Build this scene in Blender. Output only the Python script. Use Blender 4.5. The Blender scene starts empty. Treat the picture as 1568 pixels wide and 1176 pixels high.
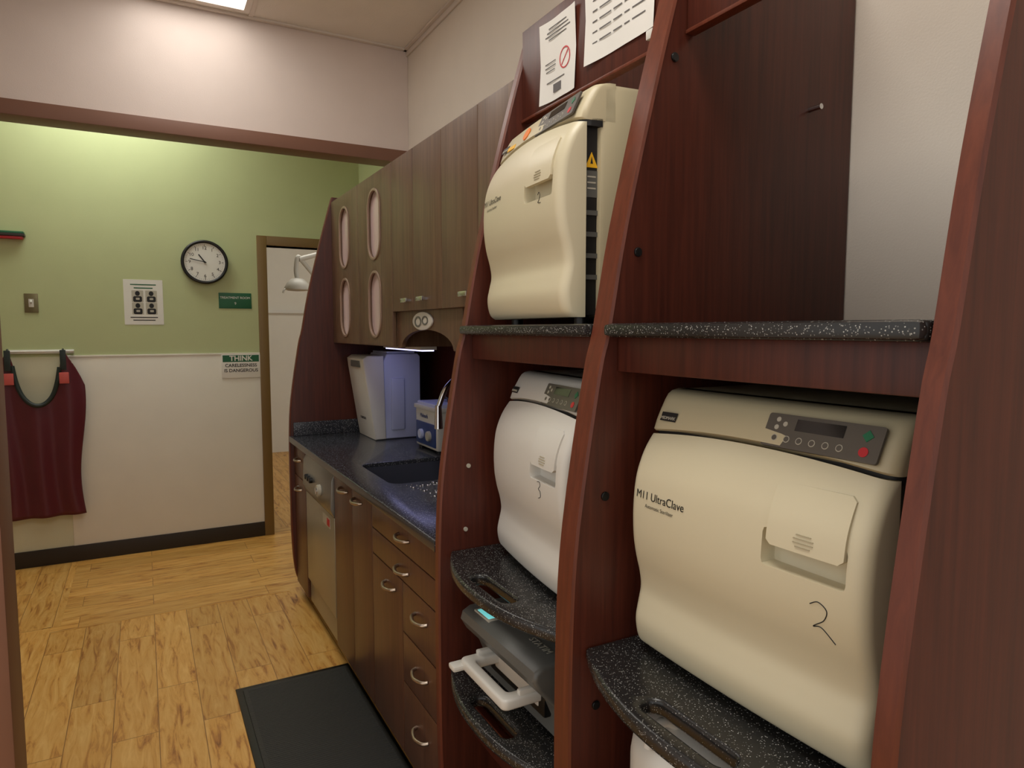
import bpy, bmesh, math, random
from mathutils import Matrix, Vector
random.seed(3)
S=bpy.context.scene
C=S.collection
try:
    S.view_settings.view_transform='Standard'
    S.view_settings.exposure=0.12
except Exception: pass

def l1(c):
    c=c/255.0
    return c/12.92 if c<=0.04045 else ((c+0.055)/1.055)**2.4
def rgb(r,g,b): return (l1(r),l1(g),l1(b),1.0)

# ------------------------------------------------------------ materials
def newmat(name):
    m=bpy.data.materials.new(name); m.use_nodes=True
    return m, m.node_tree.nodes, m.node_tree.links, m.node_tree.nodes['Principled BSDF']
def plain(name,col,rough=0.5,metal=0.0,spec=0.5,coat=0.0,var=0.04,bump=0.0,bscale=200):
    m,N,L,P=newmat(name)
    P.inputs['Roughness'].default_value=rough; P.inputs['Metallic'].default_value=metal
    P.inputs['Specular IOR Level'].default_value=spec; P.inputs['Coat Weight'].default_value=coat
    tc=N.new('ShaderNodeTexCoord'); no=N.new('ShaderNodeTexNoise'); no.inputs['Scale'].default_value=6
    L.new(tc.outputs['Object'],no.inputs['Vector'])
    mx=N.new('ShaderNodeMix'); mx.data_type='RGBA'
    mx.inputs[6].default_value=tuple(min(1,c*(1-var)) for c in col[:3])+(1,)
    mx.inputs[7].default_value=tuple(min(1,c*(1+var)) for c in col[:3])+(1,)
    L.new(no.outputs['Fac'],mx.inputs[0]); L.new(mx.outputs[2],P.inputs['Base Color'])
    if bump>0:
        n2=N.new('ShaderNodeTexNoise'); n2.inputs['Scale'].default_value=bscale; n2.inputs['Detail'].default_value=3
        L.new(tc.outputs['Object'],n2.inputs['Vector'])
        b=N.new('ShaderNodeBump'); b.inputs['Strength'].default_value=bump; b.inputs['Distance'].default_value=0.002
        L.new(n2.outputs['Fac'],b.inputs['Height']); L.new(b.outputs['Normal'],P.inputs['Normal'])
    return m
def emit(name,col,s):
    m,N,L,P=newmat(name)
    P.inputs['Base Color'].default_value=col
    P.inputs['Emission Color'].default_value=col; P.inputs['Emission Strength'].default_value=s
    return m
def wood(name,c1,c2,rough=0.35,scale=(30,30,1.2),spec=0.5,coat=0.0):
    m,N,L,P=newmat(name)
    P.inputs['Roughness'].default_value=rough; P.inputs['Specular IOR Level'].default_value=spec
    P.inputs['Coat Weight'].default_value=coat
    tc=N.new('ShaderNodeTexCoord'); mp=N.new('ShaderNodeMapping'); mp.inputs['Scale'].default_value=scale
    L.new(tc.outputs['Object'],mp.inputs['Vector'])
    no=N.new('ShaderNodeTexNoise'); no.inputs['Scale'].default_value=2.6; no.inputs['Detail'].default_value=8; no.inputs['Distortion'].default_value=0.4; no.inputs['Roughness'].default_value=0.62
    L.new(mp.outputs['Vector'],no.inputs['Vector'])
    r=N.new('ShaderNodeValToRGB'); r.color_ramp.elements[0].position=0.3; r.color_ramp.elements[1].position=0.7
    r.color_ramp.elements[0].color=c1; r.color_ramp.elements[1].color=c2
    L.new(no.outputs['Fac'],r.inputs['Fac']); L.new(r.outputs['Color'],P.inputs['Base Color'])
    return m
def speckle(name,base,fleck,rough=0.2,scale=190):
    m,N,L,P=newmat(name)
    P.inputs['Roughness'].default_value=rough
    tc=N.new('ShaderNodeTexCoord')
    v=N.new('ShaderNodeTexVoronoi'); v.inputs['Scale'].default_value=scale
    L.new(tc.outputs['Object'],v.inputs['Vector'])
    sp=N.new('ShaderNodeSeparateColor'); L.new(v.outputs['Color'],sp.inputs['Color'])
    g=N.new('ShaderNodeMath'); g.operation='GREATER_THAN'; g.inputs[1].default_value=0.72; L.new(sp.outputs[0],g.inputs[0])
    ls=N.new('ShaderNodeMath'); ls.operation='LESS_THAN'; ls.inputs[1].default_value=0.36; L.new(v.outputs['Distance'],ls.inputs[0])
    mu=N.new('ShaderNodeMath'); mu.operation='MULTIPLY'; L.new(g.outputs[0],mu.inputs[0]); L.new(ls.outputs[0],mu.inputs[1])
    mu2=N.new('ShaderNodeMath'); mu2.operation='MULTIPLY'; L.new(mu.outputs[0],mu2.inputs[0]); L.new(sp.outputs[1],mu2.inputs[1])
    mx=N.new('ShaderNodeMix'); mx.data_type='RGBA'; mx.inputs[6].default_value=base; mx.inputs[7].default_value=fleck
    L.new(mu2.outputs[0],mx.inputs[0]); L.new(mx.outputs[2],P.inputs['Base Color'])
    return m
def planks(name,rot):
    m,N,L,P=newmat(name)
    P.inputs['Roughness'].default_value=0.38
    tc=N.new('ShaderNodeTexCoord'); mp=N.new('ShaderNodeMapping'); mp.inputs['Rotation'].default_value=(0,0,rot)
    L.new(tc.outputs['Object'],mp.inputs['Vector'])
    b=N.new('ShaderNodeTexBrick'); b.inputs['Color1'].default_value=(0,0,0,1); b.inputs['Color2'].default_value=(1,1,1,1)
    b.inputs['Mortar'].default_value=(0.5,0.5,0.5,1); b.inputs['Scale'].default_value=1; b.inputs['Mortar Size'].default_value=0.0016
    b.inputs['Brick Width'].default_value=0.92; b.inputs['Row Height'].default_value=0.152; b.offset=0.37; b.inputs['Mortar Smooth'].default_value=0.1
    L.new(mp.outputs['Vector'],b.inputs['Vector'])
    vs=N.new('ShaderNodeVectorMath'); vs.operation='SCALE'; vs.inputs['Scale'].default_value=9.0
    L.new(b.outputs['Color'],vs.inputs[0])
    va=N.new('ShaderNodeVectorMath'); va.operation='ADD'; L.new(vs.outputs[0],va.inputs[0]); L.new(mp.outputs['Vector'],va.inputs[1])
    m2=N.new('ShaderNodeMapping'); m2.inputs['Scale'].default_value=(2.4,17,1); L.new(va.outputs[0],m2.inputs['Vector'])
    no=N.new('ShaderNodeTexNoise'); no.inputs['Scale'].default_value=1.8; no.inputs['Detail'].default_value=8; no.inputs['Distortion'].default_value=1.0; no.inputs['Roughness'].default_value=0.62
    L.new(m2.outputs['Vector'],no.inputs['Vector'])
    r=N.new('ShaderNodeValToRGB'); e=r.color_ramp.elements
    e[0].position=0.27; e[0].color=rgb(124,76,34)
    e[1].position=0.70; e[1].color=rgb(232,188,112)
    k=e.new(0.36); k.color=rgb(180,122,56)
    k=e.new(0.46); k.color=rgb(214,160,80)
    L.new(no.outputs['Fac'],r.inputs['Fac'])
    sep=N.new('ShaderNodeSeparateColor'); L.new(b.outputs['Color'],sep.inputs['Color'])
    mr=N.new('ShaderNodeMapRange'); mr.inputs['To Min'].default_value=0.84; mr.inputs['To Max'].default_value=1.06; L.new(sep.outputs[0],mr.inputs['Value'])
    sc=N.new('ShaderNodeVectorMath'); sc.operation='SCALE'; L.new(r.outputs['Color'],sc.inputs[0]); L.new(mr.outputs[0],sc.inputs['Scale'])
    mx=N.new('ShaderNodeMix'); mx.data_type='RGBA'; L.new(sc.outputs[0],mx.inputs[6]); mx.inputs[7].default_value=rgb(116,74,34)
    f=N.new('ShaderNodeMath'); f.operation='MULTIPLY'; f.inputs[1].default_value=0.75; L.new(b.outputs['Fac'],f.inputs[0]); L.new(f.outputs[0],mx.inputs[0])
    L.new(mx.outputs[2],P.inputs['Base Color'])
    return m

M_pink=plain('pink_wall_paint',rgb(218,203,194),0.6,bump=0.25)
M_cream_wall=plain('cream_wall_paint',rgb(224,214,200),0.5,bump=0.25)
M_green=plain('green_wall_paint',rgb(183,191,144),0.5,bump=0.2)
M_beige=plain('pale_green_paint',rgb(208,206,178),0.55,bump=0.2)
M_white=plain('white_wall_panel',rgb(228,224,213),0.45)
M_ceil=plain('ceiling_tile',rgb(232,225,215),0.9,bump=0.6,bscale=120)
M_tbar=plain('ceiling_grid_metal',rgb(222,212,202),0.5)
M_trim=plain('brown_trim_paint',rgb(122,84,66),0.5)
M_olive=plain('olive_door_trim',rgb(118,92,48),0.45)
M_base=plain('dark_baseboard',rgb(40,32,26),0.5)
M_fy=planks('wood_floor_lengthwise',math.radians(90))
M_fx=planks('wood_floor_crosswise',0)
M_mahog=wood('mahogany_laminate',rgb(62,26,17),rgb(86,39,26),0.38,spec=0.38)
M_mahog_edge=wood('mahogany_edge',rgb(84,39,25),rgb(108,53,34),0.36,spec=0.4)
M_upper_tint=wood('light_tinted_laminate',rgb(86,62,46),rgb(116,90,68),0.4)  # upper doors' brown comes from the light on them, put into the colour
M_base_wood=wood('base_cabinet_laminate',rgb(74,46,32),rgb(98,63,45),0.35)
M_counter=speckle('speckled_countertop',rgb(46,47,53),rgb(190,194,200),0.22,330)
M_ledge=speckle('speckled_black_shelf',rgb(33,33,33),rgb(180,180,175),0.27,390)
M_cream=plain('cream_plastic',rgb(206,197,168),0.38,var=0.02)
M_creamw=plain('white_plastic',rgb(208,205,197),0.38,var=0.02)
M_lidc=plain('cream_lid_plastic',rgb(194,183,151),0.4,var=0.02)
M_groove=plain('darker_cream_plastic',rgb(165,155,128),0.5)  # darker cream for the raised grip ribs
M_dark=plain('dark_chassis',rgb(24,23,22),0.5)
M_black=plain('black_plastic',rgb(14,14,15),0.35)
M_grey=plain('grey_plastic',rgb(94,94,90),0.38)
M_panelgrey=plain('membrane_grey',rgb(88,83,76),0.35)
M_lcd=plain('lcd_glass',rgb(22,24,26),0.1)
M_btn=plain('button_light',rgb(180,175,160),0.4)
M_red=plain('red_plastic',rgb(190,35,45),0.4)
M_greenbtn=plain('green_plastic',rgb(25,110,75),0.4)
M_ink=plain('black_ink',rgb(20,20,22),0.6)
M_print=plain('grey_print',rgb(95,92,92),0.6)
M_paper=plain('white_paper',rgb(224,222,216),0.7)
M_chrome=plain('chrome',rgb(210,210,212),0.12,metal=1)
M_satin=plain('satin_nickel',rgb(185,170,155),0.3,metal=1)
M_steel=plain('dishwasher_panel',rgb(158,152,132),0.34,metal=0.45)
M_steel2=plain('dishwasher_control',rgb(135,135,130),0.3,metal=0.6)
M_sink=plain('dark_sink',rgb(60,62,74),0.22)
M_mat=plain('black_rubber',rgb(44,44,42),0.6,bump=0.8,bscale=90)
M_burg=plain('burgundy_vinyl',rgb(88,24,36),0.42)
M_binding=plain('dark_binding',rgb(30,42,40),0.5)
M_coral=plain('coral_strap',rgb(200,90,85),0.5)
M_signgreen=plain('sign_green',rgb(25,92,60),0.5)
M_bluep=plain('blue_panel',rgb(40,62,120),0.35)
M_violetlit=plain('violet_lit_plastic',rgb(192,199,228),0.35)  # white plastic with the lamp's violet light put into the colour
M_yellow=plain('warning_yellow',rgb(235,180,30),0.5)
M_orange=plain('orange_sticker',rgb(225,120,30),0.5)
M_turq=emit('display_turquoise',rgb(120,215,215),0.6)
M_pane=plain('frosted_pane',rgb(212,190,190),0.12)
M_bez=plain('window_bezel',rgb(150,125,108),0.3)
M_lamp=emit('lamp_panel_a',(1,0.96,0.90,1),4.6)
M_lamp2=emit('lamp_panel_b',(1,0.96,0.90,1),10.5)
M_lampg=emit('lamp_panel_hall',(0.97,1,0.91,1),10.0)
M_lampt_added=emit('added_panel_treatment',(1,0.97,0.88,1),6.0)
M_violet=emit('violet_lamp',(0.50,0.50,1,1),2.6)

# ------------------------------------------------------------ helpers
def E(name,loc=(0,0,0)):
    e=bpy.data.objects.new(name,None); e.location=loc; e.empty_display_size=0.1; C.objects.link(e); return e
def par(o,p):
    if p is not None:
        o.parent=p; o.matrix_parent_inverse=Matrix.Translation(-Vector(p.location))
def fin(me,name,mat,p=None,smooth=True,ang=35):
    me.name=name
    me.materials.clear(); me.materials.append(mat)
    if smooth:
        for q in me.polygons: q.use_smooth=True
        me.set_sharp_from_angle(angle=math.radians(ang))
    o=bpy.data.objects.new(name,me); C.objects.link(o); par(o,p); return o
def from_bm(bm,name,mat,p=None,smooth=True,ang=35):
    bmesh.ops.recalc_face_normals(bm,faces=bm.faces[:])
    me=bpy.data.meshes.new(name); bm.to_mesh(me); bm.free()
    return fin(me,name,mat,p,smooth,ang)
def box(name,x0,x1,y0,y1,z0,z1,mat,p=None,bev=0.0,M=None,seg=2):
    bm=bmesh.new(); bmesh.ops.create_cube(bm,size=1)
    for v in bm.verts:
        v.co=Vector(((x0+x1)/2+v.co.x*(x1-x0),(y0+y1)/2+v.co.y*(y1-y0),(z0+z1)/2+v.co.z*(z1-z0)))
    if bev>0: bmesh.ops.bevel(bm,geom=bm.edges[:],offset=bev,segments=seg,profile=0.6,affect='EDGES')
    if M is not None: bm.transform(M)
    return from_bm(bm,name,mat,p)
def lbox(name,M,cx,cy,w,h,t,mat,p=None,bev=0,z0=0):
    return box(name,cx-w/2,cx+w/2,cy-h/2,cy+h/2,z0,z0+t,mat,p,bev,M)
def cyl(name,M,r,h,mat,p=None,r2=None,seg=32,bev=0):
    bm=bmesh.new(); bmesh.ops.create_cone(bm,cap_ends=True,segments=seg,radius1=r,radius2=r if r2 is None else r2,depth=h,matrix=Matrix.Translation((0,0,h/2)))
    if bev>0:
        es=[e for e in bm.edges if all(abs(v.co.z-h)<1e-5 for v in e.verts)]
        bmesh.ops.bevel(bm,geom=es,offset=bev,segments=3,affect='EDGES')
    bm.transform(M)
    return from_bm(bm,name,mat,p)
def FX(x,y,z): return Matrix(((0,0,-1,x),(-1,0,0,y),(0,1,0,z),(0,0,0,1)))
def FY(x,y,z): return Matrix(((1,0,0,x),(0,0,-1,y),(0,1,0,z),(0,0,0,1)))
def T(x,y,z): return Matrix.Translation((x,y,z))
def curve_mesh(cu):
    ob=bpy.data.objects.new('tmp',cu); C.objects.link(ob); bpy.context.view_layer.update()
    dg=bpy.context.evaluated_depsgraph_get()
    me=bpy.data.meshes.new_from_object(ob.evaluated_get(dg))
    bpy.data.objects.remove(ob); bpy.data.curves.remove(cu)
    return me
AX={'Z':lambda c:Matrix(((1,0,0,0),(0,1,0,0),(0,0,1,c),(0,0,0,1))),
    'Y':lambda c:Matrix(((1,0,0,0),(0,0,-1,c),(0,1,0,0),(0,0,0,1))),
    'X':lambda c:Matrix(((0,0,1,c),(1,0,0,0),(0,1,0,0),(0,0,0,1)))}
def plate(name,outer,c0,c1,axis,mat,p=None,holes=(),bev=0.0,M=None):
    cu=bpy.data.curves.new('tmpc','CURVE'); cu.dimensions='2D'; cu.fill_mode='BOTH'
    cu.extrude=(c1-c0)/2-bev; cu.bevel_depth=bev; cu.bevel_resolution=2; cu.offset=-bev
    for o in [outer]+list(holes):
        sp=cu.splines.new('POLY'); sp.points.add(len(o)-1)
        for i,q in enumerate(o): sp.points[i].co=(q[0],q[1],0,1)
        sp.use_cyclic_u=True
    me=curve_mesh(cu)
    bm=bmesh.new(); bm.from_mesh(me); bmesh.ops.remove_doubles(bm,verts=bm.verts[:],dist=1e-5)
    if M is None: bm.transform(AX[axis]((c0+c1)/2))
    else: bm.transform(M@T(0,0,(c0+c1)/2))
    bpy.data.meshes.remove(me)
    return from_bm(bm,name,mat,p)
def catmull(pts,n=8,closed=False):
    out=[]; P=[Vector(q) for q in pts]; m=len(P)
    rng=range(m) if closed else range(m-1)
    for i in rng:
        if closed: a,b,c,d=P[(i-1)%m],P[i],P[(i+1)%m],P[(i+2)%m]
        else: a,b,c,d=P[max(i-1,0)],P[i],P[i+1],P[min(i+2,m-1)]
        for k in range(n):
            t=k/n
            out.append(0.5*((2*b)+(c-a)*t+(2*a-5*b+4*c-d)*t*t+(-a+3*b-3*c+d)*t*t*t))
    if not closed: out.append(P[-1])
    return out
def tube(name,pts,r,mat,p=None,closed=False,n=8,smooth=True):
    q=catmull(pts,n,closed) if smooth else [Vector(a) for a in pts]
    cu=bpy.data.curves.new('tmpc','CURVE'); cu.dimensions='3D'; cu.bevel_depth=r; cu.bevel_resolution=4; cu.use_fill_caps=True
    sp=cu.splines.new('POLY'); sp.points.add(len(q)-1)
    for i,a in enumerate(q): sp.points[i].co=(a.x,a.y,a.z,1)
    sp.use_cyclic_u=closed
    me=curve_mesh(cu)
    return fin(me,name,mat,p,True,60)
def text(name,body,size,M,mat,p=None,align='CENTER',conform=None,ext=0.0004,bold=0.0):
    cu=bpy.data.curves.new('tmpt','FONT'); cu.body=body; cu.size=size; cu.align_x=align; cu.align_y='CENTER'
    cu.extrude=ext; cu.offset=bold
    me=curve_mesh(cu); me.transform(M)
    if conform:
        for v in me.vertices: v.co.x=conform(v.co.y,v.co.z)-0.0012
    return fin(me,name,mat,p,False)
def rrect(x0,x1,y0,y1,r,n=6):
    o=[]
    for cx,cy,a in ((x1-r,y1-r,0),(x0+r,y1-r,90),(x0+r,y0+r,180),(x1-r,y0+r,270)):
        for i in range(n+1):
            t=math.radians(a+90*i/n); o.append((cx+r*math.cos(t),cy+r*math.sin(t)))
    return o
def ell(cx,cy,a,b,n=32): return [(cx+a*math.cos(2*math.pi*i/n),cy+b*math.sin(2*math.pi*i/n)) for i in range(n)]

# ------------------------------------------------------------ room shell
XW=1.48; XL=-1.4; YH=4.04; YB=5.13; ZC=3.19; YS=-1.6; YT=8.6
def floor():
    v=[(-3,-3,0),(3.2,-3,0),(3.2,YH-0.06,0),(-3,YH-0.06,0),
       (-0.46,YH-0.06,0),(-0.46,YB+0.12,0),(-3,YB+0.12,0),(3.2,YB+0.12,0),(3.2,YT,0),(-3,YT,0)]
    f=[(0,1,2,4,3),(3,4,5,6),(4,2,7,5),(6,5,7,8,9)]
    me=bpy.data.meshes.new('floor'); me.from_pydata(v,[],f); me.materials.append(M_fy); me.materials.append(M_fx)
    me.polygons[2].material_index=1
    o=bpy.data.objects.new('floor',me); C.objects.link(o)
floor()
e=E('trim_floor_border',(0,4,0))
box('border_across',-0.46,0.69,YH-0.10,YH-0.02,0.0,0.0015,M_fx,e)
box('border_along',-0.50,-0.42,YH-0.02,YB-0.02,0.0,0.0015,M_fy,e)
box('ceiling',XL,XW+0.1,YS,YB+0.12,ZC,ZC+0.05,M_ceil)
box('wall_east',XW,XW+0.1,YS,YH+0.12,0,ZC,M_cream_wall)
box('wall_east_hall',XW,XW+0.1,YH+0.12,YB,0,ZC,M_green)
box('wall_west',XL-0.1,XL,1.95,YB,0,ZC,M_pink)
box('wall_header',XL,XW-0.001,YH,YH+0.12,2.585,ZC,M_pink)
e=E('trim_header',(0,YH,2.55))
box('face',XL,XW-0.001,YH-0.02,YH+0.14,2.515,2.588,M_trim,e,0.004)
e=E('wall_partition',(-0.9,2.0,0))
box('partition',XL,-0.335,1.95,2.07,0,2.6,M_pink,e)
box('casing',-0.345,-0.307,1.93,2.09,0,2.6,M_trim,e,0.004)
DX0=0.80; DZ=2.10
e=E('wall_north',(0,YB,0))
box('wall_left_of_door',XL,DX0,YB,YB+0.12,0,ZC,M_green,e)
box('wall_over_door',DX0,XW,YB,YB+0.12,DZ,ZC,M_green,e)
box('lower_paint',XL,-0.438,YB-0.002,YB,0.1,1.33,M_beige,e)
box('wainscot_panel',-0.438,0.735,YB-0.008,YB,0.1,1.33,M_white,e,0.002)
box('trim_chair_rail',-0.438,0.735,YB-0.012,YB-0.0,1.325,1.338,M_white,e,0.002)
box('baseboard_north',XL,0.735,YB-0.014,YB,0.0,0.105,M_base,None,0.003)
e=E('trim_door',(1.1,YB,0))
box('jamb_casing',0.735,0.80,YB-0.02,YB+0.13,0,2.165,M_olive,e,0.004)
box('head_casing',0.80,XW-0.002,YB-0.02,YB+0.13,DZ,2.165,M_olive,e,0.004)
box('wall_treatment_north',XL,3.2,YT,YT+0.1,0,ZC,M_white)
box('wall_treatment_east',3.2,3.3,YB+0.12,YT,0,ZC,M_white)
box('wall_treatment_west',XL-0.1,XL,YB+0.12,YT,0,ZC,M_white)
box('ceiling_treatment',XL,3.2,YB+0.12,YT,ZC,ZC+0.05,M_ceil)
e=E('trim_treatment_rail',(1,YT,1.7)); box('rail',XL,3.2,YT-0.03,YT,1.70,1.74,M_paper,e)
e=E('trim_ceiling_grid',(0.5,3,ZC))
for i,xx in enumerate((-0.03-0.61,-0.03,0.58)):
    box('tee_%d'%i,xx-0.012,xx+0.012,YS,YH-0.001,ZC-0.006,ZC,M_tbar,e)
for i,yy in enumerate((2.72,1.5,0.28,-0.94)):
    box('cross_%d'%i,XL,XW-0.001,yy-0.012,yy+0.012,ZC-0.006,ZC-0.0005,M_tbar,e)
box('wall_angle_e',XW-0.03,XW-0.001,YS,YH-0.001,ZC-0.012,ZC,M_tbar,e,0.002)
box('wall_angle_e2',XW-0.012,XW-0.001,YS,YH-0.001,ZC-0.04,ZC-0.012,M_tbar,e,0.002)
box('wall_angle_n',XL,XW-0.001,YH-0.03,YH-0.001,ZC-0.012,ZC,M_tbar,e,0.002)
def troffer(x0,x1,y0,y1,mat):
    e=E('ceiling_light',((x0+x1)/2,(y0+y1)/2,ZC-0.01))
    plate('frame',[(x0,y0),(x1,y0),(x1,y1),(x0,y1)],ZC-0.014,ZC-0.001,'Z',M_tbar,e,holes=[[(x0+.03,y0+.03),(x1-.03,y0+.03),(x1-.03,y1-.03),(x0+.03,y1-.03)]])
    box('diffuser',x0+.03,x1-.03,y0+.03,y1-.03,ZC-0.008,ZC-0.002,mat,e)
troffer(-0.02,0.565,2.74,3.96,M_lamp)
troffer(-0.02,0.565,0.30,1.48,M_lamp2)
troffer(-0.65,0.35,4.45,4.97,M_lampg)
troffer(0.9,2.1,6.6,7.2,M_lampt_added)  # unseen panel added to light the treatment room

# ------------------------------------------------------------ side panel profile
PROF=[(0.0,.80),(.03,.765),(.07,.738),(.14,.716),(.3,.703),(.6,.70),(.9,.702),(1.12,.716),(1.41,.762),(1.5,.784),(1.70,.822),(1.96,.886),(2.16,.94),(2.33,.99)]
def profx(z):
    for (a,xa),(b,xb) in zip(PROF,PROF[1:]):
        if a<=z<=b: return xa+(xb-xa)*(z-a)/(b-a)
    return PROF[-1][1]
def sidepanel(name,y0,y1,top,p,mat=None):
    pts=[(q.y,q.x) for q in catmull([(z,x,0) for z,x in PROF if z<top]+[(top,profx(top),0)],4)]
    out=pts+[(XW-0.004,top),(XW-0.004,0)]
    plate(name,out,y0+0.001,y1-0.001,'Y',mat or M_mahog,p,bev=0.002)
    vs=[];fs=[]
    n=len(pts)
    for x,z in pts:
        vs+= [(x-0.003,y0+0.003,z),(x-0.003,y1-0.003,z),(x+0.003,y0,z),(x+0.003,y1,z)]
    for i in range(n-1):
        a=4*i;b=a+4
        fs+=[(a,b,b+1,a+1),(a+2,b+2,b,a),(a+1,b+1,b+3,a+3)]
    me=bpy.data.meshes.new(name+'_edge'); me.from_pydata(vs,[],fs)
    fin(me,name+'_edge',M_mahog_edge,p,True,40)

# ------------------------------------------------------------ sterilizer tower
tw=E('sterilizer_tower_cabinet',(1.1,1.1,0))
sidepanel('panel_far',1.705,1.733,2.33,tw)
sidepanel('panel_mid',1.048,1.104,2.33,tw)
sidepanel('panel_near',0.418,0.447,2.33,tw)
BAYS=[(1.105,1.704),(0.448,1.047)]
for i,(a,b) in enumerate(BAYS):
    out=rrect(0.772,XW-0.005,a,b,0.012,4)
    plate('ledge_%d'%i,out,1.486,1.512,'Z',M_ledge,tw,bev=0.006)
    box('ledge_nose_%d'%i,0.766,0.80,a+0.001,b+(0.008 if i==0 else -0.001),1.488,1.511,M_ledge,tw,0.008)
    box('apron_%d'%i,0.803,0.825,a,b,1.42,1.486,M_mahog,tw,0.002)
    box('back_board_%d'%i,XW-0.03,XW-0.005,a,b,0.05,1.484,M_mahog,tw)
    box('valance_%d'%i,0.962,0.98,a,b,2.085,2.325,M_mahog,tw,0.002)
    box('valance_edge_%d'%i,0.958,0.982,a,b,2.078,2.086,M_mahog_edge,tw,0.002)
    for k,zt in enumerate((0.885,0.565)):
        n=18; fr=[]
        for j in range(n+1):
            s=-1+2*j/n
            fr.append((0.735-0.075*(1-abs(s)**2.2),a+(b-a)*j/n))
        out=fr+[(1.40,b),(1.40,a)]
        yc=(a+b)/2
        slot=rrect(0.694,0.734,yc-0.095,yc+0.095,0.0195,8)
        plate('pull_shelf_%d_%d'%(i,k),out,zt-0.03,zt,'Z',M_ledge,tw,holes=[slot],bev=0.009)
    box('plinth_%d'%i,0.80,0.82,a,b,0.0,0.08,M_mahog,tw)
    box('lower_rail_%d'%i,0.80,0.82,a,b,0.33,0.42,M_mahog,tw,0.002)
for i,(x,z) in enumerate(((.933,2.03),(.849,1.65),(.777,1.178),(.76,.76),(1.385,2.27))):
    cyl('plug_%d'%i,FY(x,1.0485,z),0.009,0.004,M_black,tw,bev=0.0015)
cyl('hook_pin',FY(1.33,1.0485,1.99),0.006,0.03,M_chrome,tw)
for i,(x,z) in enumerate(((.79,1.12),(.78,.94))):
    cyl('plug_far_%d'%i,FY(x,1.7055,z),0.006,0.004,M_btn,tw)

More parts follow.
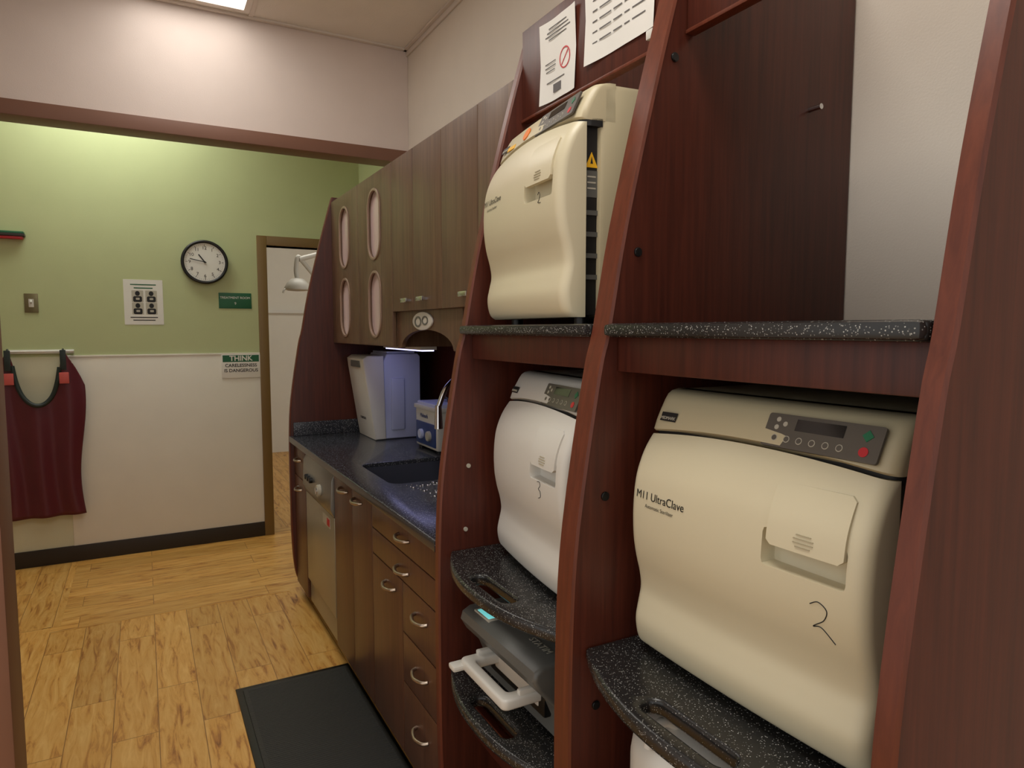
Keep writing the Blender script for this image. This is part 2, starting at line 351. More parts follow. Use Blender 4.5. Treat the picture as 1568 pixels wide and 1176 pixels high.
# ------------------------------------------------------------ autoclaves
def autoclave(y0,y1,z0,xf,matc,matl,digit,lefttext=True,stickers=False,h=0.487,yaw=0.0):
    e=E('autoclave',(xf,y1,z0))
    w=y1-y0; yc=(y0+y1)/2; R=0.022
    ctrl=[(0.0,.032),(.010,.019),(.030,.012),(.055,.010),(.085,.016),(.112,.021),(.142,.017),(.18,.007),(.22,.001),(.27,0.0),(.32,.005),(.355,.016),(.382,.030),(.403,.046)]
    cs=catmull([(a,b,0) for a,b in ctrl],5)
    def pr(z):
        z=max(0,min(.403,z))
        for q,r_ in zip(cs,cs[1:]):
            if q.x<=z<=r_.x+1e-9: return q.y+(r_.y-q.y)*(z-q.x)/max(1e-9,(r_.x-q.x))
        return cs[-1].y
    def edge(y):
        s=abs(y-yc)/(w/2); d=w/2-abs(y-yc)
        x=0.008*s*s
        if d<R: x+=(R-math.sqrt(max(0,R*R-(R-d)**2)))*0.85
        return x
    def surf(y,z): return xf+pr(z-z0)+edge(y)
    ys=[y0+R*(1-math.cos(t*math.pi/2/6)) for t in range(6)]+[y0+R+(w-2*R)*k/14 for k in range(15)]+[y1-R*(1-math.cos(t*math.pi/2/6)) for t in range(5,-1,-1)]
    def ringsolid(name,levels,xb,mat,inset=0):
        vs=[];fs=[];n=len(ys)+2
        for z,off,arch in levels:
            for y in ys:
                s=(y-yc)/(w/2)
                vs.append((xf+off+edge(y)+0.0,y,z0+z+arch*(1-s*s)))
            vs.append((xb,y1,z0+z)); vs.append((xb,y0,z0+z))
        m=len(levels)
        for i in range(m-1):
            for j in range(n):
                k=(j+1)%n
                fs.append((i*n+j,i*n+k,(i+1)*n+k,(i+1)*n+j))
        fs.append(tuple(range(n))[::-1]); fs.append(tuple((m-1)*n+j for j in range(n)))
        bm=bmesh.new(); V=[bm.verts.new(v) for v in vs]
        for f in fs: bm.faces.new([V[i] for i in f])
        return from_bm(bm,name,mat,e,True,38)
    A=0.016
    levels=[(q.x,q.y,A*(q.x/.403)**5) for q in cs]
    door=ringsolid('door',levels,xf+0.072,matc)
    py0=y0+0.030; py1=y0+0.152
    cut=box('cut',xf-0.02,xf+0.030,py0-0.002,py1+0.010,z0+0.256,z0+0.312,matc,None,0.008)
    md=door.modifiers.new('b','BOOLEAN'); md.operation='DIFFERENCE'; md.object=cut; md.solver='EXACT'
    bpy.context.view_layer.update()
    dg=bpy.context.evaluated_depsgraph_get()
    me=bpy.data.meshes.new_from_object(door.evaluated_get(dg)); door.modifiers.clear()
    old=door.data; door.data=me; bpy.data.meshes.remove(old)
    me.materials.clear(); me.materials.append(matc)
    for q in me.polygons: q.use_smooth=True; q.material_index=0
    me.set_sharp_from_angle(angle=math.radians(38))
    bpy.data.objects.remove(cut)
    def follow(name,a,b,c,d,t,mat,under=0.006,rr=0.008,nz=14,ny=8):
        bm=bmesh.new(); F=[];B=[]
        for i in range(nz+1):
            z=c+(d-c)*i/nz; rowF=[];rowB=[]
            dz=min(z-c,d-z); ins=rr-math.sqrt(max(0,rr*rr-(rr-dz)**2)) if dz<rr else 0
            for j in range(ny+1):
                y=a+ins+(b-a-2*ins)*j/ny
                x=surf(y,z)
                rowF.append(bm.verts.new((x-t,y,z))); rowB.append(bm.verts.new((x+under,y,z)))
            F.append(rowF);B.append(rowB)
        for i in range(nz):
            for j in range(ny):
                bm.faces.new((F[i][j],F[i][j+1],F[i+1][j+1],F[i+1][j])); bm.faces.new((B[i][j],B[i+1][j],B[i+1][j+1],B[i][j+1]))
        for i in range(nz):
            bm.faces.new((F[i][0],F[i+1][0],B[i+1][0],B[i][0])); bm.faces.new((F[i][ny],B[i][ny],B[i+1][ny],F[i+1][ny]))
        for j in range(ny):
            bm.faces.new((F[0][j],B[0][j],B[0][j+1],F[0][j+1])); bm.faces.new((F[nz][j],F[nz][j+1],B[nz][j+1],B[nz][j]))
        return from_bm(bm,name,mat,e,True,30)
    follow('latch',py0,py1,z0+0.290,z0+0.380,0.005,matc)
    for k in range(4):
        zz=z0+0.298+k*0.0055
        follow('grip_rib_%d'%k,(py0+py1)/2-0.018+abs(k-1.5)*0.004,(py0+py1)/2+0.018-abs(k-1.5)*0.004,zz,zz+0.0016,0.0062,M_groove,rr=0.0005,nz=2,ny=4)
    lv=[(.408,.052,A),(.412,.0475,A*.95),(.43,.054,A*.7),(.45,.064,A*.4),(.468,.074,A*.15),(.478,.081,0),(.484,.090,0),(h,.104,0)]
    ringsolid('lid',lv,xf+0.14,matl)
    ringsolid('lid_gasket',[(.396,.058,A),(.412,.058,A)],xf+0.11,M_dark)
    xb=xf+0.07
    box('chassis',xb,xb+0.05,y0+0.014,y1-0.014,z0+0.005,z0+.41,M_dark,e)
    box('cover',xb+0.035,1.36,y0,y1,z0+0.004,z0+h,matl if stickers else matc,e,0.012)
    for k in range(4):
        yy=y0+0.05 if k%2 else y1-0.05; xx=xf+0.09 if k<2 else 1.3
        cyl('foot_%d'%k,T(xx,yy,z0-0.0140),0.016,0.02,M_black,e)
    ux,uz=(0.074-0.0475),(0.468-0.412); L_=math.hypot(ux,uz); ux/=L_; uz/=L_
    def CP(y,t):
        z=z0+0.414+uz*t+A*0.5*(1-((y-yc)/(w/2))**2)*(1-t/0.06)
        x=xf+0.0465+ux*t+0.008*((y-yc)/(w/2))**2-0.0035
        return Matrix(((0,ux,-uz,x),(-1,0,0,y),(0,uz,ux,z),(0,0,0,1)))
    P=CP(y0+0.112,0.034)
    plate('membrane',rrect(-0.098,0.092,-0.027,0.026,0.004,3),-0.003,0.0015,'Z',M_panelgrey,e,M=P)
    lbox('lcd',P,-0.005,0.011,0.080,0.018,0.0008,M_lcd,e,0,0.0015)
    for k in range(6):
        cyl('key_%d'%k,P@T(-0.076+k*0.022,-0.013,0.0014),0.0054,0.0008,M_btn,e,seg=16)
        cyl('key_face_%d'%k,P@T(-0.076+k*0.022,-0.013,0.0021),0.0042,0.0004,M_panelgrey,e,seg=16)
    for k in range(3): cyl('arrow_%d'%k,P@T(-0.078+0.014*(k%2),0.004+0.009*k*0.7,0.0014),0.004,0.0008,M_btn,e,seg=12)
    lbox('start',P@T(0.070,0.010,0)@Matrix.Rotation(0.78,4,'Z'),0,0,0.012,0.012,0.001,M_greenbtn,e,0,0.0015)
    cyl('stop',P@T(0.070,-0.013,0.0014),0.0070,0.001,M_red,e,seg=20)
    P2=CP(y1-0.050,0.026)
    lbox('badge',P2,0,0,0.040,0.017,0.0012,M_dark,e,0,0.001)
    text('badge_text','MIDMARK',0.0085,P2@T(0,-0.003,0.0026),M_btn,e)
    if lefttext:
        text('label','M11 UltraClave',0.0205,FX(xf,y1-0.022,z0+0.298),M_ink,e,'LEFT',surf)
        text('label_small','Automatic Sterilizer',0.0095,FX(xf,y1-0.050,z0+0.280),M_ink,e,'LEFT',surf)
    strokes={'2':[(-.016,.018),(-.004,.024),(.008,.016),(.004,.002),(-.008,-.008),(-.012,-.012),(0,-.01),(.018,-.026)],
             '3':[(-.010,.022),(.004,.024),(.008,.014),(-.002,.004),(.008,-.002),(.008,-.016),(-.006,-.022)],
             '1':[(-.009,.014),(-.002,.022),(.006,.012),(0,-.002),(-.008,-.010),(.010,-.012)]}[digit]
    dy,dz,sc={'2':(y0+0.062,z0+0.205,1.05),'3':(y0+0.11,z0+0.235,0.85),'1':(y0+0.085,z0+0.255,0.68)}[digit]
    pts=[(surf(dy-a*sc,dz+b*sc)-0.0004,dy-a*sc,dz+b*sc) for a,b in strokes]
    tube('pen_digit',pts,0.0007,M_ink,e)
    if stickers:
        Q=FY(xb+0.021,y0+0.0135,z0+0.33)
        plate('warning',[(-.015,-.016),(.015,-.016),(0,.016)],0,0.001,'Z',M_yellow,e,M=Q)
        plate('warning_mark',[(-.003,-.008),(.003,-.008),(0,.007)],0.001,0.0015,'Z',M_ink,e,M=Q)
        lbox('side_label',Q,0,-0.050,0.028,0.055,0.001,M_grey,e)
        for k in range(3): lbox('side_text_%d'%k,Q,0,-0.035-0.012*k,0.020,0.003,0.0014,M_btn,e)
        for k in range(4): lbox('slat_%d'%k,Q,0,-0.11-0.045*k,0.030,0.010,0.003,M_grey,e)
        Q=CP(y1-0.10,0.03); lbox('yellow_sticker',Q,0,-0.012,0.045,0.012,0.0016,M_yellow,e)
        Q=CP(y1-0.19,0.03); cyl('orange_sticker',Q,0.016,0.0022,M_orange,e)
    e.rotation_euler=(0,0,math.radians(yaw))
    return e
a3=autoclave(0.520,1.000,0.900,0.790,M_cream,M_lidc,'2')
a2=autoclave(1.190,1.645,0.900,0.826,M_creamw,M_creamw,'3',lefttext=False,yaw=-8)
a1=autoclave(1.195,1.655,1.527,0.802,M_cream,M_lidc,'1',stickers=True,yaw=-6)

# ------------------------------------------------------------ cassette autoclave (lower shelf)
e=E('cassette_autoclave',(0.98,1.42,0.565))
out=[(.788,.578),(.792,.62),(.775,.66),(.738,.70),(.722,.728),(.728,.748),(.750,.760),(1.22,.768),(1.24,.75),(1.24,.578)]
plate('housing',out,1.225,1.620,'Y',M_grey,e,bev=0.010)
box('dark_base',0.79,1.22,1.235,1.61,0.575,0.60,M_black,e,0.004)
box('front_bay',0.774,0.81,1.265,1.54,0.612,0.692,M_black,e,0.006)
ring_o=rrect(0.676,0.800,1.28,1.52,0.016,5); ring_i=rrect(0.704,0.778,1.314,1.486,0.010,5)
plate('cassette_handle',ring_o,0.646,0.672,'Z',M_creamw,e,holes=[ring_i],bev=0.006)
box('handle_rib_a',0.72,0.79,1.284,1.300,0.668,0.684,M_creamw,e,0.005)
box('handle_rib_b',0.72,0.79,1.500,1.516,0.668,0.684,M_creamw,e,0.005)
box('cassette_front',0.772,0.798,1.29,1.51,0.628,0.688,M_creamw,e,0.006)
box('release_tab',0.650,0.69,1.495,1.53,0.646,0.660,M_creamw,e,0.005)
box('keypad',0.745,0.84,1.49,1.575,0.7575,0.7625,M_btn,e,0.001)
box('display',0.750,0.81,1.50,1.565,0.760,0.764,M_turq,e,0.001)
text('label','STATIM',0.026,T(0.79,1.31,0.7645)@Matrix.Rotation(math.radians(-90),4,'Z'),M_btn,e)
for k,(xx,yy) in enumerate(((.83,1.27),(.83,1.58),(1.2,1.27),(1.2,1.58))): cyl('foot_%d'%k,T(xx,yy,0.5655),0.014,0.014,M_black,e)

def lathe(name,prof,cx,cy,mat,p,n=40,sx=1,sy=1):
    vs=[];fs=[];m=len(prof)
    for r,z in prof:
        for i in range(n):
            t=2*math.pi*i/n; vs.append((cx+r*sx*math.cos(t),cy+r*sy*math.sin(t),z))
    for k in range(m-1):
        for i in range(n):
            j=(i+1)%n; fs.append((k*n+i,k*n+j,(k+1)*n+j,(k+1)*n+i))
    fs.append(tuple(range(n))[::-1]); fs.append(tuple((m-1)*n+i for i in range(n)))
    me=bpy.data.meshes.new(name); me.from_pydata(vs,[],fs); return fin(me,name,mat,p,True,50)
e=E('water_jug',(0.86,0.84,0.566))
lathe('jug_body',[(.09,.566),(.10,.572),(.104,.60),(.104,.74),(.10,.765),(.085,.785),(.055,.80),(.03,.808),(.026,.818)],0.83,0.86,M_creamw,e)
lathe('cap',[(.03,.812),(.031,.832),(.027,.836)],0.83,0.86,M_creamw,e)
tube('handle',[(.80,.86,.806),(.77,.86,.822),(.745,.86,.812),(.735,.86,.785)],0.009,M_creamw,e)

# ------------------------------------------------------------ notices on valance
def paper(name,M,w,h,lines,extra=None):
    e=E(name,M.translation)
    n=10; vs=[];fs=[]
    for i in range(n+1):
        for j in range(n+1):
            s=-1+2*i/n; t=-1+2*j/n
            vs.append(M@Vector((s*w/2,t*h/2,0.0015+0.005*abs(s)**3*abs(t)+0.0008*math.sin(5*s))))
    for i in range(n):
        for j in range(n):
            a=i*(n+1)+j; fs.append((a,a+n+1,a+n+2,a+1))
    me=bpy.data.meshes.new('sheet'); me.from_pydata(vs,[],fs); fin(me,'sheet',M_paper,e)
    for k,(cx,cy,lw,lh) in enumerate(lines):
        lbox('print_%d'%k,M,cx*w,cy*h,lw*w,lh*h,0.0006,M_print,e,0,0.0028)
    return e
M1=FX(0.9605,1.515,2.195)
e=paper('notice_paper',M1,0.165,0.205,[(0,.40-.045*k,.6+.1*((k*7)%3-1),.012) for k in range(4)]+[(-.2,-.02,.3,.01),(-.2,-.07,.3,.01),(-.2,-.12,.25,.01),(0,-.36,.22,.10),(-.05,-.26,.5,.012)])
plate('no_sign',ell(.035,-.012,.024,.026),0.0028,0.0034,'Z',M_red,e,holes=[ell(.035,-.012,.021,.023)],M=M1)
lbox('no_bar',M1@T(.035,-.012,0)@Matrix.Rotation(.8,4,'Z'),0,0,.04,.003,.0006,M_red,e,0,.0028)
M1=FX(0.9605,1.265,2.235)
e=paper('notice_paper',M1,0.25,0.215,[])
for k in range(7):
    x=-.095
    for q in range(5):
        wd=.018+.013*((k*3+q*5)%3)
        if x+wd>.105: break
        lbox('word_%d_%d'%(k,q),M1,x+wd/2,.08-.024*k,wd,.0028,.0006,M_print,e,0,.0028); x+=wd+.009
M1=FX(0.9575,1.140,2.112); e=E('wall_clip',M1.translation); lbox('clip',M1,0,0,.03,.02,.01,M_creamw,e,.003)

# ------------------------------------------------------------ base cabinets
Y0=1.735; YE=3.90
bc=E('base_cabinet',(1.1,2.3,0))
ep=E('cabinet_end_panel',(1.1,3.88,0))
sidepanel('end_panel',3.872,YE,2.24,ep)
box('carcass',0.745,1.46,Y0,2.975,0.08,0.66,M_base_wood,bc)
box('front_rail',0.745,0.77,Y0,2.975,0.66,0.872,M_base_wood,bc)
box('toe_kick',0.80,1.40,Y0,2.975,0.0,0.08,M_base,bc)
def front(name,a,b,c,d,p=None): return box(name,0.722,0.744,a+0.002,b-0.002,c+0.002,d-0.002,M_base_wood,p or bc,0.0025)
def pull(name,y,z,l=0.10,x=0.722,p=None):
    tube(name,[(x,y-l/2,z),(x-0.016,y-l/2+0.010,z-0.002),(x-0.026,y,z-0.004),(x-0.016,y+l/2-0.010,z-0.002),(x,y+l/2,z)],0.006,M_satin,p or bc)
front('door_a',2.68,2.975,0.08,0.868); pull('pull_a',2.80,0.828)
front('door_b',2.41,2.68,0.08,0.868); pull('pull_b',2.59,0.828)
front('drawer_wide_a',Y0,2.41,0.772,0.868); pull('pull_c',2.06,0.826)
front('drawer_wide_b',Y0,2.41,0.676,0.772); pull('pull_d',2.07,0.716)
front('door_c',2.08,2.41,0.08,0.676); pull('pull_e',2.20,0.62)
for k,(c,d) in enumerate(((.505,.676),(.335,.505),(.08,.335))):
    front('drawer_%d'%k,Y0,2.08,c,d); pull('pull_dr%d'%k,1.91,(.61,.43,.235)[k])
b2=E('base_cabinet',(1.1,3.73,0))
box('carcass',0.745,1.46,3.585,3.871,0.08,0.872,M_base_wood,b2)
box('toe_kick',0.80,1.40,3.585,3.871,0.0,0.08,M_base,b2)
front('drawer_end',3.585,3.872,0.70,0.868,b2); pull('pull_f',3.73,0.80,p=b2)
front('door_end',3.585,3.872,0.08,0.70,b2); pull('pull_g',3.73,0.64,p=b2)
ct=E('countertop',(1.1,2.8,0.89))
hole=rrect(0.82,1.25,2.46,2.90,0.05,6)
plate('slab',[(0.698,Y0),(1.462,Y0),(1.462,3.871),(0.698,3.871)],0.874,0.91,'Z',M_counter,ct,holes=[hole],bev=0.006)
bs=E('trim_backsplash',(1.45,2.8,0.95))
box('splash_end',0.72,1.44,3.857,3.8715,0.9105,0.985,M_counter,bs,0.003)
box('splash_back',1.447,1.462,Y0,3.857,0.9105,1.01,M_counter,bs,0.003)
box('backboard',1.463,1.474,Y0,3.871,0.9105,1.60,M_mahog,bs)
e=E('sink',(1.03,2.68,0.8))
def basin():
    vs=[];fs=[]; lv=[(0,.892),(0.004,.87),(0.02,.72),(0.06,.70),(.13,.698)]
    rings=[rrect(.822+d,1.248-d,2.462+d,2.898-d,max(.01,.05-d*.2),6) for d,z in lv]; n=len(rings[0])
    for (d,z),r in zip(lv,rings): vs+=[(a,b,z) for a,b in r]
    for i in range(len(lv)-1):
        for j in range(n):
            k=(j+1)%n; fs.append((i*n+j,(i+1)*n+j,(i+1)*n+k,i*n+k))
    fs.append(tuple((len(lv)-1)*n+j for j in range(n)))
    me=bpy.data.meshes.new('basin'); me.from_pydata(vs,[],fs); fin(me,'basin',M_sink,e,True,50)
basin()
cyl('drain',T(1.03,2.68,0.699),0.04,0.003,M_chrome,e)
e=E('water_drops',(1.0,2.35,0.912))
bm=bmesh.new()
for k in range(110):
    r=random.uniform(.002,.007)
    mm=Matrix.Translation((random.uniform(.86,1.22),random.uniform(2.18,2.43),.9103))@Matrix.Diagonal((1,1.3,.35,1))
    bmesh.ops.create_icosphere(bm,subdivisions=2,radius=r,matrix=mm)
from_bm(bm,'drops',M_chrome,e,True,180)
e=E('faucet',(1.36,2.72,0.91))
cyl('base',T(1.36,2.72,0.9102),0.028,0.03,M_chrome,e,bev=0.006)
tube('gooseneck',[(1.36,2.72,.93),(1.36,2.72,1.10),(1.355,2.72,1.22),(1.31,2.715,1.295),(1.23,2.71,1.305),(1.15,2.70,1.25),(1.11,2.695,1.17)],0.012,M_chrome,e)
cyl('spray_head',T(1.108,2.694,1.075),0.019,0.10,M_chrome,e,r2=0.014)
tube('lever',[(1.36,2.69,.96),(1.34,2.62,1.0)],0.007,M_chrome,e)

# dishwasher
e=E('dishwasher',(1.0,3.28,0))
box('tub',0.76,1.44,2.985,3.575,0.07,0.868,M_dark,e)
box('toe_plate',0.80,1.40,2.985,3.575,0.0,0.07,M_base,e)
box('door',0.722,0.758,2.985,3.575,0.195,0.66,M_steel,e,0.004)
plate('control_fascia',[(.722,.662),(.706,.70),(.712,.83),(.73,.866),(.76,.866),(.76,.662)],2.985,3.575,'Y',M_steel2,e,bev=0.003)
box('kick_panel',0.735,0.758,2.985,3.575,0.07,0.19,M_steel,e,0.003)
for k,(y,z,r) in enumerate(((3.19,.745,.028),(3.36,.76,.014),(3.41,.76,.014),(3.46,.76,.014))): cyl('dial_%d'%k,FX(.710,y,z),r,0.018,M_btn if k==0 else M_black,e,bev=0.003)
cyl('dial_cap',FX(.693,3.19,.745),.016,0.006,M_chrome,e)
lbox('badge',FX(.722,3.09,.615),0,0,.05,.035,.003,M_red,e,0.001)
lbox('badge_plate',FX(.722,3.13,.615),0,0,.14,.05,.0015,M_btn,e)

# ------------------------------------------------------------ wall cabinets
wc=E('wall_cabinet',(1.2,2.8,1.9))
XU=0.955
box('carcass_near',XU+0.02,1.474,Y0,2.83,1.604,2.205,M_upper_tint,wc)
box('carcass_far',XU+0.02,1.474,2.83,3.871,1.425,2.205,M_upper_tint,wc)
seams=[Y0,1.98,2.28,2.57,2.83]
for k,(a,b) in enumerate(zip(seams,seams[1:])):
    box('door_%d'%k,XU,XU+0.018,a+0.0015,b-0.0015,1.577,2.21,M_upper_tint,wc,0.0025)
for k,y in enumerate((2.64,2.46,2.06)):
    box('pull_%d'%k,XU-0.022,XU-0.010,y-0.036,y+0.036,1.610,1.628,M_chrome,wc,0.004)
    for s in (-.025,.025): box('post_%d_%d'%(k,s>0),XU-0.012,XU+0.001,y+s-0.005,y+s+0.005,1.614,1.624,M_chrome,wc)
def stad(cy,cz,a,b): return rrect(cy-a,cy+a,cz-b,cz+b,a*0.98,10)
for k,(a,b) in enumerate(((2.83,3.345),(3.345,3.871))):
    yc=3.08 if k==0 else 3.60
    hs=[stad(yc,1.983,.088,.155),stad(yc,1.617,.088,.148)]
    plate('window_door_%d'%k,[(a+.002,1.427),(b-.002,1.427),(b-.002,2.21),(a+.002,2.21)],XU,XU+0.018,'X',M_upper_tint,wc,holes=hs,bev=0.002)
    for j,(zc,bb) in enumerate(((1.983,.155),(1.617,.148))):
        plate('bezel_%d_%d'%(k,j),stad(yc,zc,.096,bb+.008),XU-0.005,XU+0.004,'X',M_bez,wc,holes=[stad(yc,zc,.084,bb-.004)],bev=0.002)
        plate('pane_%d_%d'%(k,j),stad(yc,zc,.092,bb+.004),XU+0.012,XU+0.016,'X',M_pane,wc)
arch=[(2.828,1.603),(2.828,1.42),(2.795,1.42)]+[(2.505+.275*math.cos(t),1.425+.075*math.sin(t)) for t in [math.pi*i/16 for i in range(17)]]+[(2.19,1.42),(2.15,1.42),(2.15,1.603)]
plate('arched_valance',arch,XU+0.022,XU+0.040,'X',M_upper_tint,wc,bev=0.001)
plate('plaque',ell(2.52,1.534,.105,.036),XU+0.014,XU+0.022,'X',M_creamw,wc,bev=0.002)
plate('plaque_art_a',ell(2.56,1.532,.036,.022),XU+0.012,XU+0.0145,'X',M_grey,wc,holes=[ell(2.56,1.532,.026,.015)])
plate('plaque_art_b',ell(2.485,1.536,.032,.018),XU+0.012,XU+0.0145,'X',M_grey,wc,holes=[ell(2.485,1.536,.023,.012)])
box('valance_return',XU+0.04,1.474,2.15,2.168,1.42,1.603,M_upper_tint,wc)
e=E('under_cabinet_light',(1.2,3.1,1.41))
box('housing',1.10,1.18,2.88,3.42,1.408,1.424,M_creamw,e,0.003)
box('tube',1.11,1.17,2.89,3.41,1.402,1.409,M_violet,e,0.002)

# ------------------------------------------------------------ counter appliances
e=E('water_distiller',(1.2,3.65,0.91))
plate('front_shell',[(1.075,.912),(1.015,1.30),(1.01,1.345),(1.035,1.362),(1.125,1.362),(1.135,.912)],3.49,3.80,'Y',M_creamw,e,bev=0.008)
plate('body',[(1.125,.912),(1.125,1.33),(1.145,1.372),(1.32,1.372),(1.335,1.355),(1.335,.912)],3.50,3.79,'Y',M_violetlit,e,bev=0.008)
box('side_ridge',1.165,1.24,3.488,3.51,0.96,1.24,M_violetlit,e,0.008)
box('top_cap',1.15,1.31,3.52,3.77,1.372,1.384,M_violetlit,e,0.004)
box('display',1.0085,1.02,3.55,3.72,1.30,1.335,M_grey,e,0.002)
text('label','Midmark',0.03,FX(1.058,3.66,1.02),M_ink,e)
e=E('ultrasonic_cleaner',(1.3,3.1,0.91))
box('tank',1.20,1.405,2.93,3.22,0.925,1.12,M_creamw,e,0.012)
box('rim',1.193,1.412,2.923,3.227,1.11,1.132,M_creamw,e,0.006)
box('lid',1.205,1.40,2.94,3.21,1.130,1.146,M_violetlit,e,0.006)
tube('lid_handle',[(1.30,3.03,1.145),(1.30,3.04,1.165),(1.30,3.10,1.168),(1.30,3.12,1.145)],0.006,M_black,e)
box('front_panel',1.195,1.202,2.95,3.20,0.940,1.05,M_bluep,e,0.002)
for k,y in enumerate((3.12,3.02)): cyl('knob_%d'%k,FX(1.196,y,.99),.024,.016,M_btn if k else M_violetlit,e,bev=.003)
text('label','Midmark',0.028,FX(1.198,3.10,1.08),M_bluep,e)
for k,(x,y) in enumerate(((1.22,2.96),(1.22,3.19),(1.38,2.96),(1.38,3.19))): cyl('foot_%d'%k,T(x,y,.9102),.012,.018,M_black,e)

# ------------------------------------------------------------ floor mat
e=E('anti_fatigue_mat',(0.5,1.9,0))
box('mat_body',0.31,0.745,0.75,2.90,0.0,0.014,M_mat,e,0.006)
plate('bevel_border',[(0.285,0.72),(0.758,0.72),(0.758,2.93),(0.285,2.93)],0.0,0.007,'Z',M_black,e,holes=[[(0.32,0.76),(0.735,0.76),(0.735,2.89),(0.32,2.89)]],bev=0.003)
bm=bmesh.new()
for k in range(176):
    y=.775+k*.012
    bmesh.ops.create_cube(bm,size=1,matrix=Matrix.Translation((.5275,y,.0140))@Matrix.Diagonal((.40,.005,.0012,1)))
from_bm(bm,'ribs',M_mat,e)

# ------------------------------------------------------------ wall things on north wall
e=E('wall_clock',(0.394,YB,1.96))
CM=FY(0.394,YB,1.96)
cyl('case',CM,0.147,0.030,M_black,e,seg=64)
me_pts=[(0.394+0.138*math.cos(2*math.pi*i/48),YB-0.034,1.96+0.138*math.sin(2*math.pi*i/48)) for i in range(48)]
tube('rim',me_pts,0.0105,M_black,e,closed=True,n=1)
cyl('face',CM@T(0,0,.030),0.130,0.002,M_paper,e,seg=64)
for k in range(60):
    a=2*math.pi*k/60; L_=0.014 if k%5==0 else 0.006
    lbox('tick_%d'%k,CM@Matrix.Rotation(-a,4,'Z'),0,0.120-L_/2,0.003 if k%5==0 else 0.0012,L_,0.0006,M_ink,e,0,.032)
for k in range(1,13):
    a=2*math.pi*k/12; text('n_%d'%k,str(k),0.030,CM@T(0.094*math.sin(a),0.094*math.cos(a),.0325),M_ink,e)
hm=-math.radians(10.78*30); mm=-math.radians(47*6)
lbox('hour_hand',CM@Matrix.Rotation(hm,4,'Z'),0,0.028,0.007,0.07,0.001,M_ink,e,0,.035)
lbox('minute_hand',CM@Matrix.Rotation(mm,4,'Z'),0,0.042,0.005,0.105,0.001,M_ink,e,0,.037)
cyl('hub',CM@T(0,0,.034),.006,.006,M_ink,e)

e=E('light_switch',(-.595,YB,1.665)); SM=FY(-.595,YB,1.665)
lbox('plate',SM,0,0,.072,.118,.006,plain('switch_plate',rgb(120,112,82),.35,metal=.5),e,.003)
lbox('slot',SM,0,0,.026,.05,.002,M_creamw,e,0,.006); lbox('toggle',SM@T(0,.006,.006)@Matrix.Rotation(-.5,4,'X'),0,0,.010,.018,.014,M_creamw,e,.002)

e=E('wall_poster',(.018,YB,1.682)); PM=FY(.018,YB,1.682)
lbox('sheet',PM,0,0,.229,.296,.002,M_paper,e)
for k in range(2): lbox('heading_%d'%k,PM,0,.115-.022*k,.15-.04*k,.007,.0006,M_signgreen,e,0,.002)
for k in range(2): lbox('caption_%d'%k,PM,0,-.100-.018*k,.16-.03*k,.006,.0006,M_ink,e,0,.002)
for k,(x,y) in enumerate(((-.035,.035),(.045,.035),(-.035,-.045),(.045,-.045))):
    plate('photo_%d'%k,rrect(x-.034,x+.034,y-.036,y+.042,.004,3),.002,.0023,'Z',M_btn,e,M=PM)
    plate('figure_head_%d'%k,ell(x,y+.022,.014,.016,20),.0023,.0028,'Z',M_ink,e,M=PM)
    plate('figure_body_%d'%k,rrect(x-.026,x+.026,y-.034,y+.004,.01,4),.0023,.0028,'Z',M_ink,e,M=PM,holes=[rrect(x-.01,x+.012,y-.02,y-.006,.004,3)])

e=E('room_sign',(.583,YB,1.703)); SM=FY(.583,YB,1.703)
lbox('plate',SM,0,0,.214,.108,.005,M_signgreen,e,.002)
text('text_a','TREATMENT ROOM',.022,SM@T(0,.02,.0055),M_paper,e); text('text_b','9',.026,SM@T(0,-.02,.0055),M_paper,e)

e=E('safety_sign',(.607,YB-.008,1.25)); SM=FY(.607,YB-.010,1.243)
lbox('plate',SM,0,0,.256,.165,.004,M_paper,e,.001)
lbox('header',SM,0,.055,.24,.048,.0006,M_signgreen,e,0,.004)
text('think','THINK',.050,SM@T(0,.055,.005),M_paper,e,bold=.0012)
text('line_a','CARELESSNESS',.032,SM@T(0,.006,.0045),M_ink,e,bold=.0005); text('line_b','IS DANGEROUS',.032,SM@T(0,-.030,.0045),M_ink,e,bold=.0005)

e=E('wall_shelf',(-.75,YB-.05,2.08))
box('green_top',-1.0,-.61,YB-.05,YB,2.082,2.096,M_signgreen,e,.004)
box('dark_mid',-1.0,-.605,YB-.055,YB,2.066,2.082,M_base,e,.003)
box('red_underside',-1.0,-.615,YB-.048,YB,2.050,2.066,M_red,e,.004)

# lead apron hanging on its wall-mounted hanger rail
e=E('lead_apron',(-.56,YB-.06,.8))
box('hanger_back_plate',-.73,-.385,YB-.010,YB-.0,1.352,1.376,M_paper,e,.002)
tube('hanger_bar',[(-.73,YB-.055,1.366),(-.385,YB-.055,1.366)],.007,M_paper,e,n=1)
for k,x in enumerate((-.725,-.39)): tube('hanger_arm_%d'%k,[(x,YB-.005,1.366),(x,YB-.055,1.366)],.006,M_paper,e,n=1)
TOP=[(0,1.19),(.03,1.24),(.07,1.33),(.10,1.36),(.135,1.36),(.165,1.28),(.20,1.18),(.26,1.10),(.35,1.048),(.45,1.032),(.54,1.050),(.62,1.10),(.68,1.18),(.72,1.28),(.745,1.36),(.785,1.36),(.83,1.32),(.90,1.26),(.96,1.20),(1,1.15)]
def ztop(s):
    for (a,x),(b,y) in zip(TOP,TOP[1:]):
        if a<=s<=b: return x+(y-x)*(s-a)/(b-a)
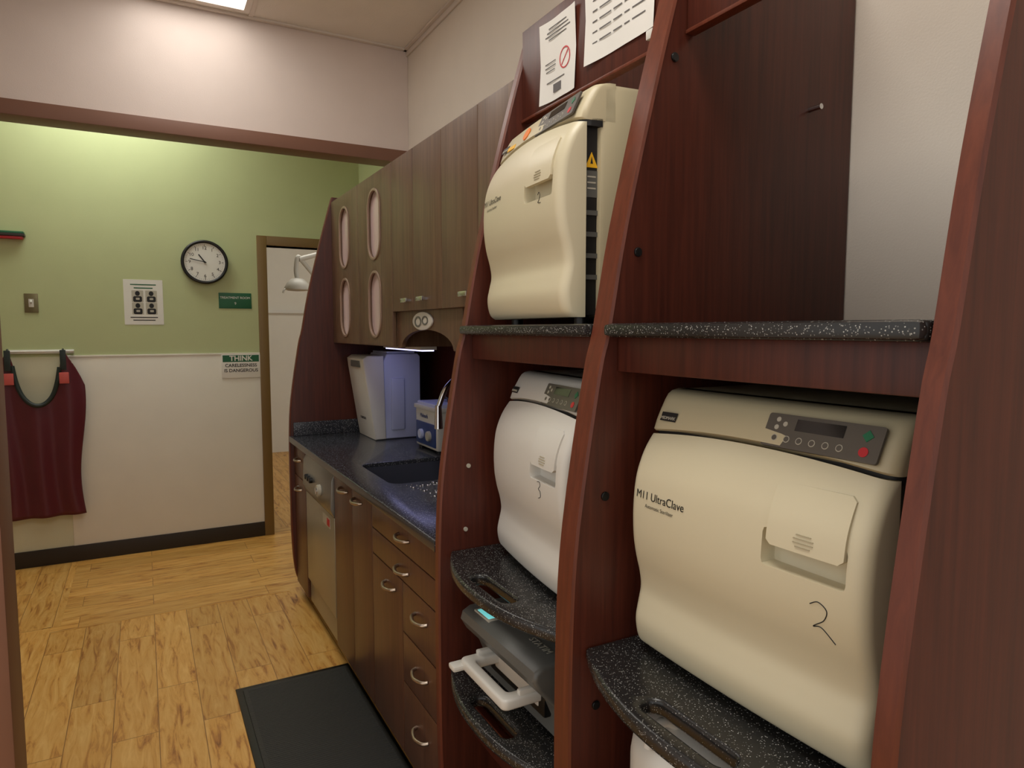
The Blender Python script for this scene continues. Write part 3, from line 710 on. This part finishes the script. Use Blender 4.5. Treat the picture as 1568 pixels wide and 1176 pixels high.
def apt(s,t):
    z=.325+(ztop(s)-.325)*t
    def ed(z):
        k=max(0,min(1,(z-.325)/.85)); return .024*math.sin(k*math.pi*1.6+.2)
    xl=-.765+.5*ed(z); xr=-.355-ed(z)
    y=YB-.055-.016*math.sin(s*15+z*2)*(1-.5*t)-.012*math.sin(math.pi*s)
    if z>1.30: y=YB-.072
    return (xl+(xr-xl)*s,y,z)
ns,nt=60,40; vs=[];fs=[]
for i in range(ns+1):
    for j in range(nt+1): vs.append(apt(i/ns,j/nt))
for i in range(ns):
    for j in range(nt):
        a=i*(nt+1)+j; fs.append((a,a+nt+1,a+nt+2,a+1))
me=bpy.data.meshes.new('apron_sheet'); me.from_pydata(vs,[],fs)
o=fin(me,'apron_sheet',M_burg,e,True,80); sm=o.modifiers.new('s','SOLIDIFY'); sm.thickness=.012; sm.offset=0
tube('neck_binding',[tuple(Vector(apt(s,1))+Vector((0,-.008,0))) for s in (.165,.20,.26,.35,.45,.54,.62,.68,.715)],.013,M_binding,e)
for k,(a,b) in enumerate(((.075,.165),(.72,.80))):
    p0=Vector(apt((a+b)/2,1)); box('strap_%d'%k,p0.x-.016,p0.x+.016,p0.y-.012,p0.y-.002,1.25,1.375,M_binding,e,.003)
    tube('strap_loop_%d'%k,[(p0.x,YB-.074,1.366),(p0.x,YB-.066,1.3775),(p0.x,YB-.055,1.3785),(p0.x,YB-.044,1.3775),(p0.x,YB-.038,1.36),(p0.x,YB-.038,1.30)],.005,M_binding,e,n=4)
    box('coral_patch_%d'%k,p0.x-.024,p0.x+.028,p0.y-.018,p0.y-.006,1.165,1.235,M_coral,e,.004)

# ------------------------------------------------------------ dental light beyond the door
e=E('dental_light',(1.36,6.8,1.9))
lathe('reflector',[(.02,2.00),(.06,1.99),(.10,1.95),(.125,1.90),(.12,1.885)],1.34,6.8,M_creamw,e)
lathe('lens',[(.112,1.886),(.09,1.878),(.02,1.872)],1.34,6.8,M_btn,e)
tube('arm',[(1.34,6.8,2.00),(1.33,6.8,2.08),(1.35,6.8,2.20),(1.40,6.82,2.16),(1.50,6.85,2.05)],.022,M_creamw,e)
tube('arm_upper',[(1.36,6.8,2.18),(1.9,6.9,2.35),(1.95,6.9,ZC-.002)],.025,M_creamw,e,n=1)
tube('grip',[(1.24,6.78,1.90),(1.21,6.77,1.88),(1.20,6.77,1.85)],.010,M_creamw,e)

# ------------------------------------------------------------ world & camera
w=bpy.data.worlds.new('World'); S.world=w; w.use_nodes=True
w.node_tree.nodes['Background'].inputs[0].default_value=(.96,.93,.89,1); w.node_tree.nodes['Background'].inputs[1].default_value=0.9  # even fill added through the open south and near west sides
cd=bpy.data.cameras.new('camera'); co=bpy.data.objects.new('camera',cd); C.objects.link(co)
co.location=(0,0,1.5); co.rotation_euler=(math.radians(90-4.58),0,math.radians(-28.6))
cd.sensor_width=36; cd.lens=23.79; cd.clip_start=0.02
S.camera=co
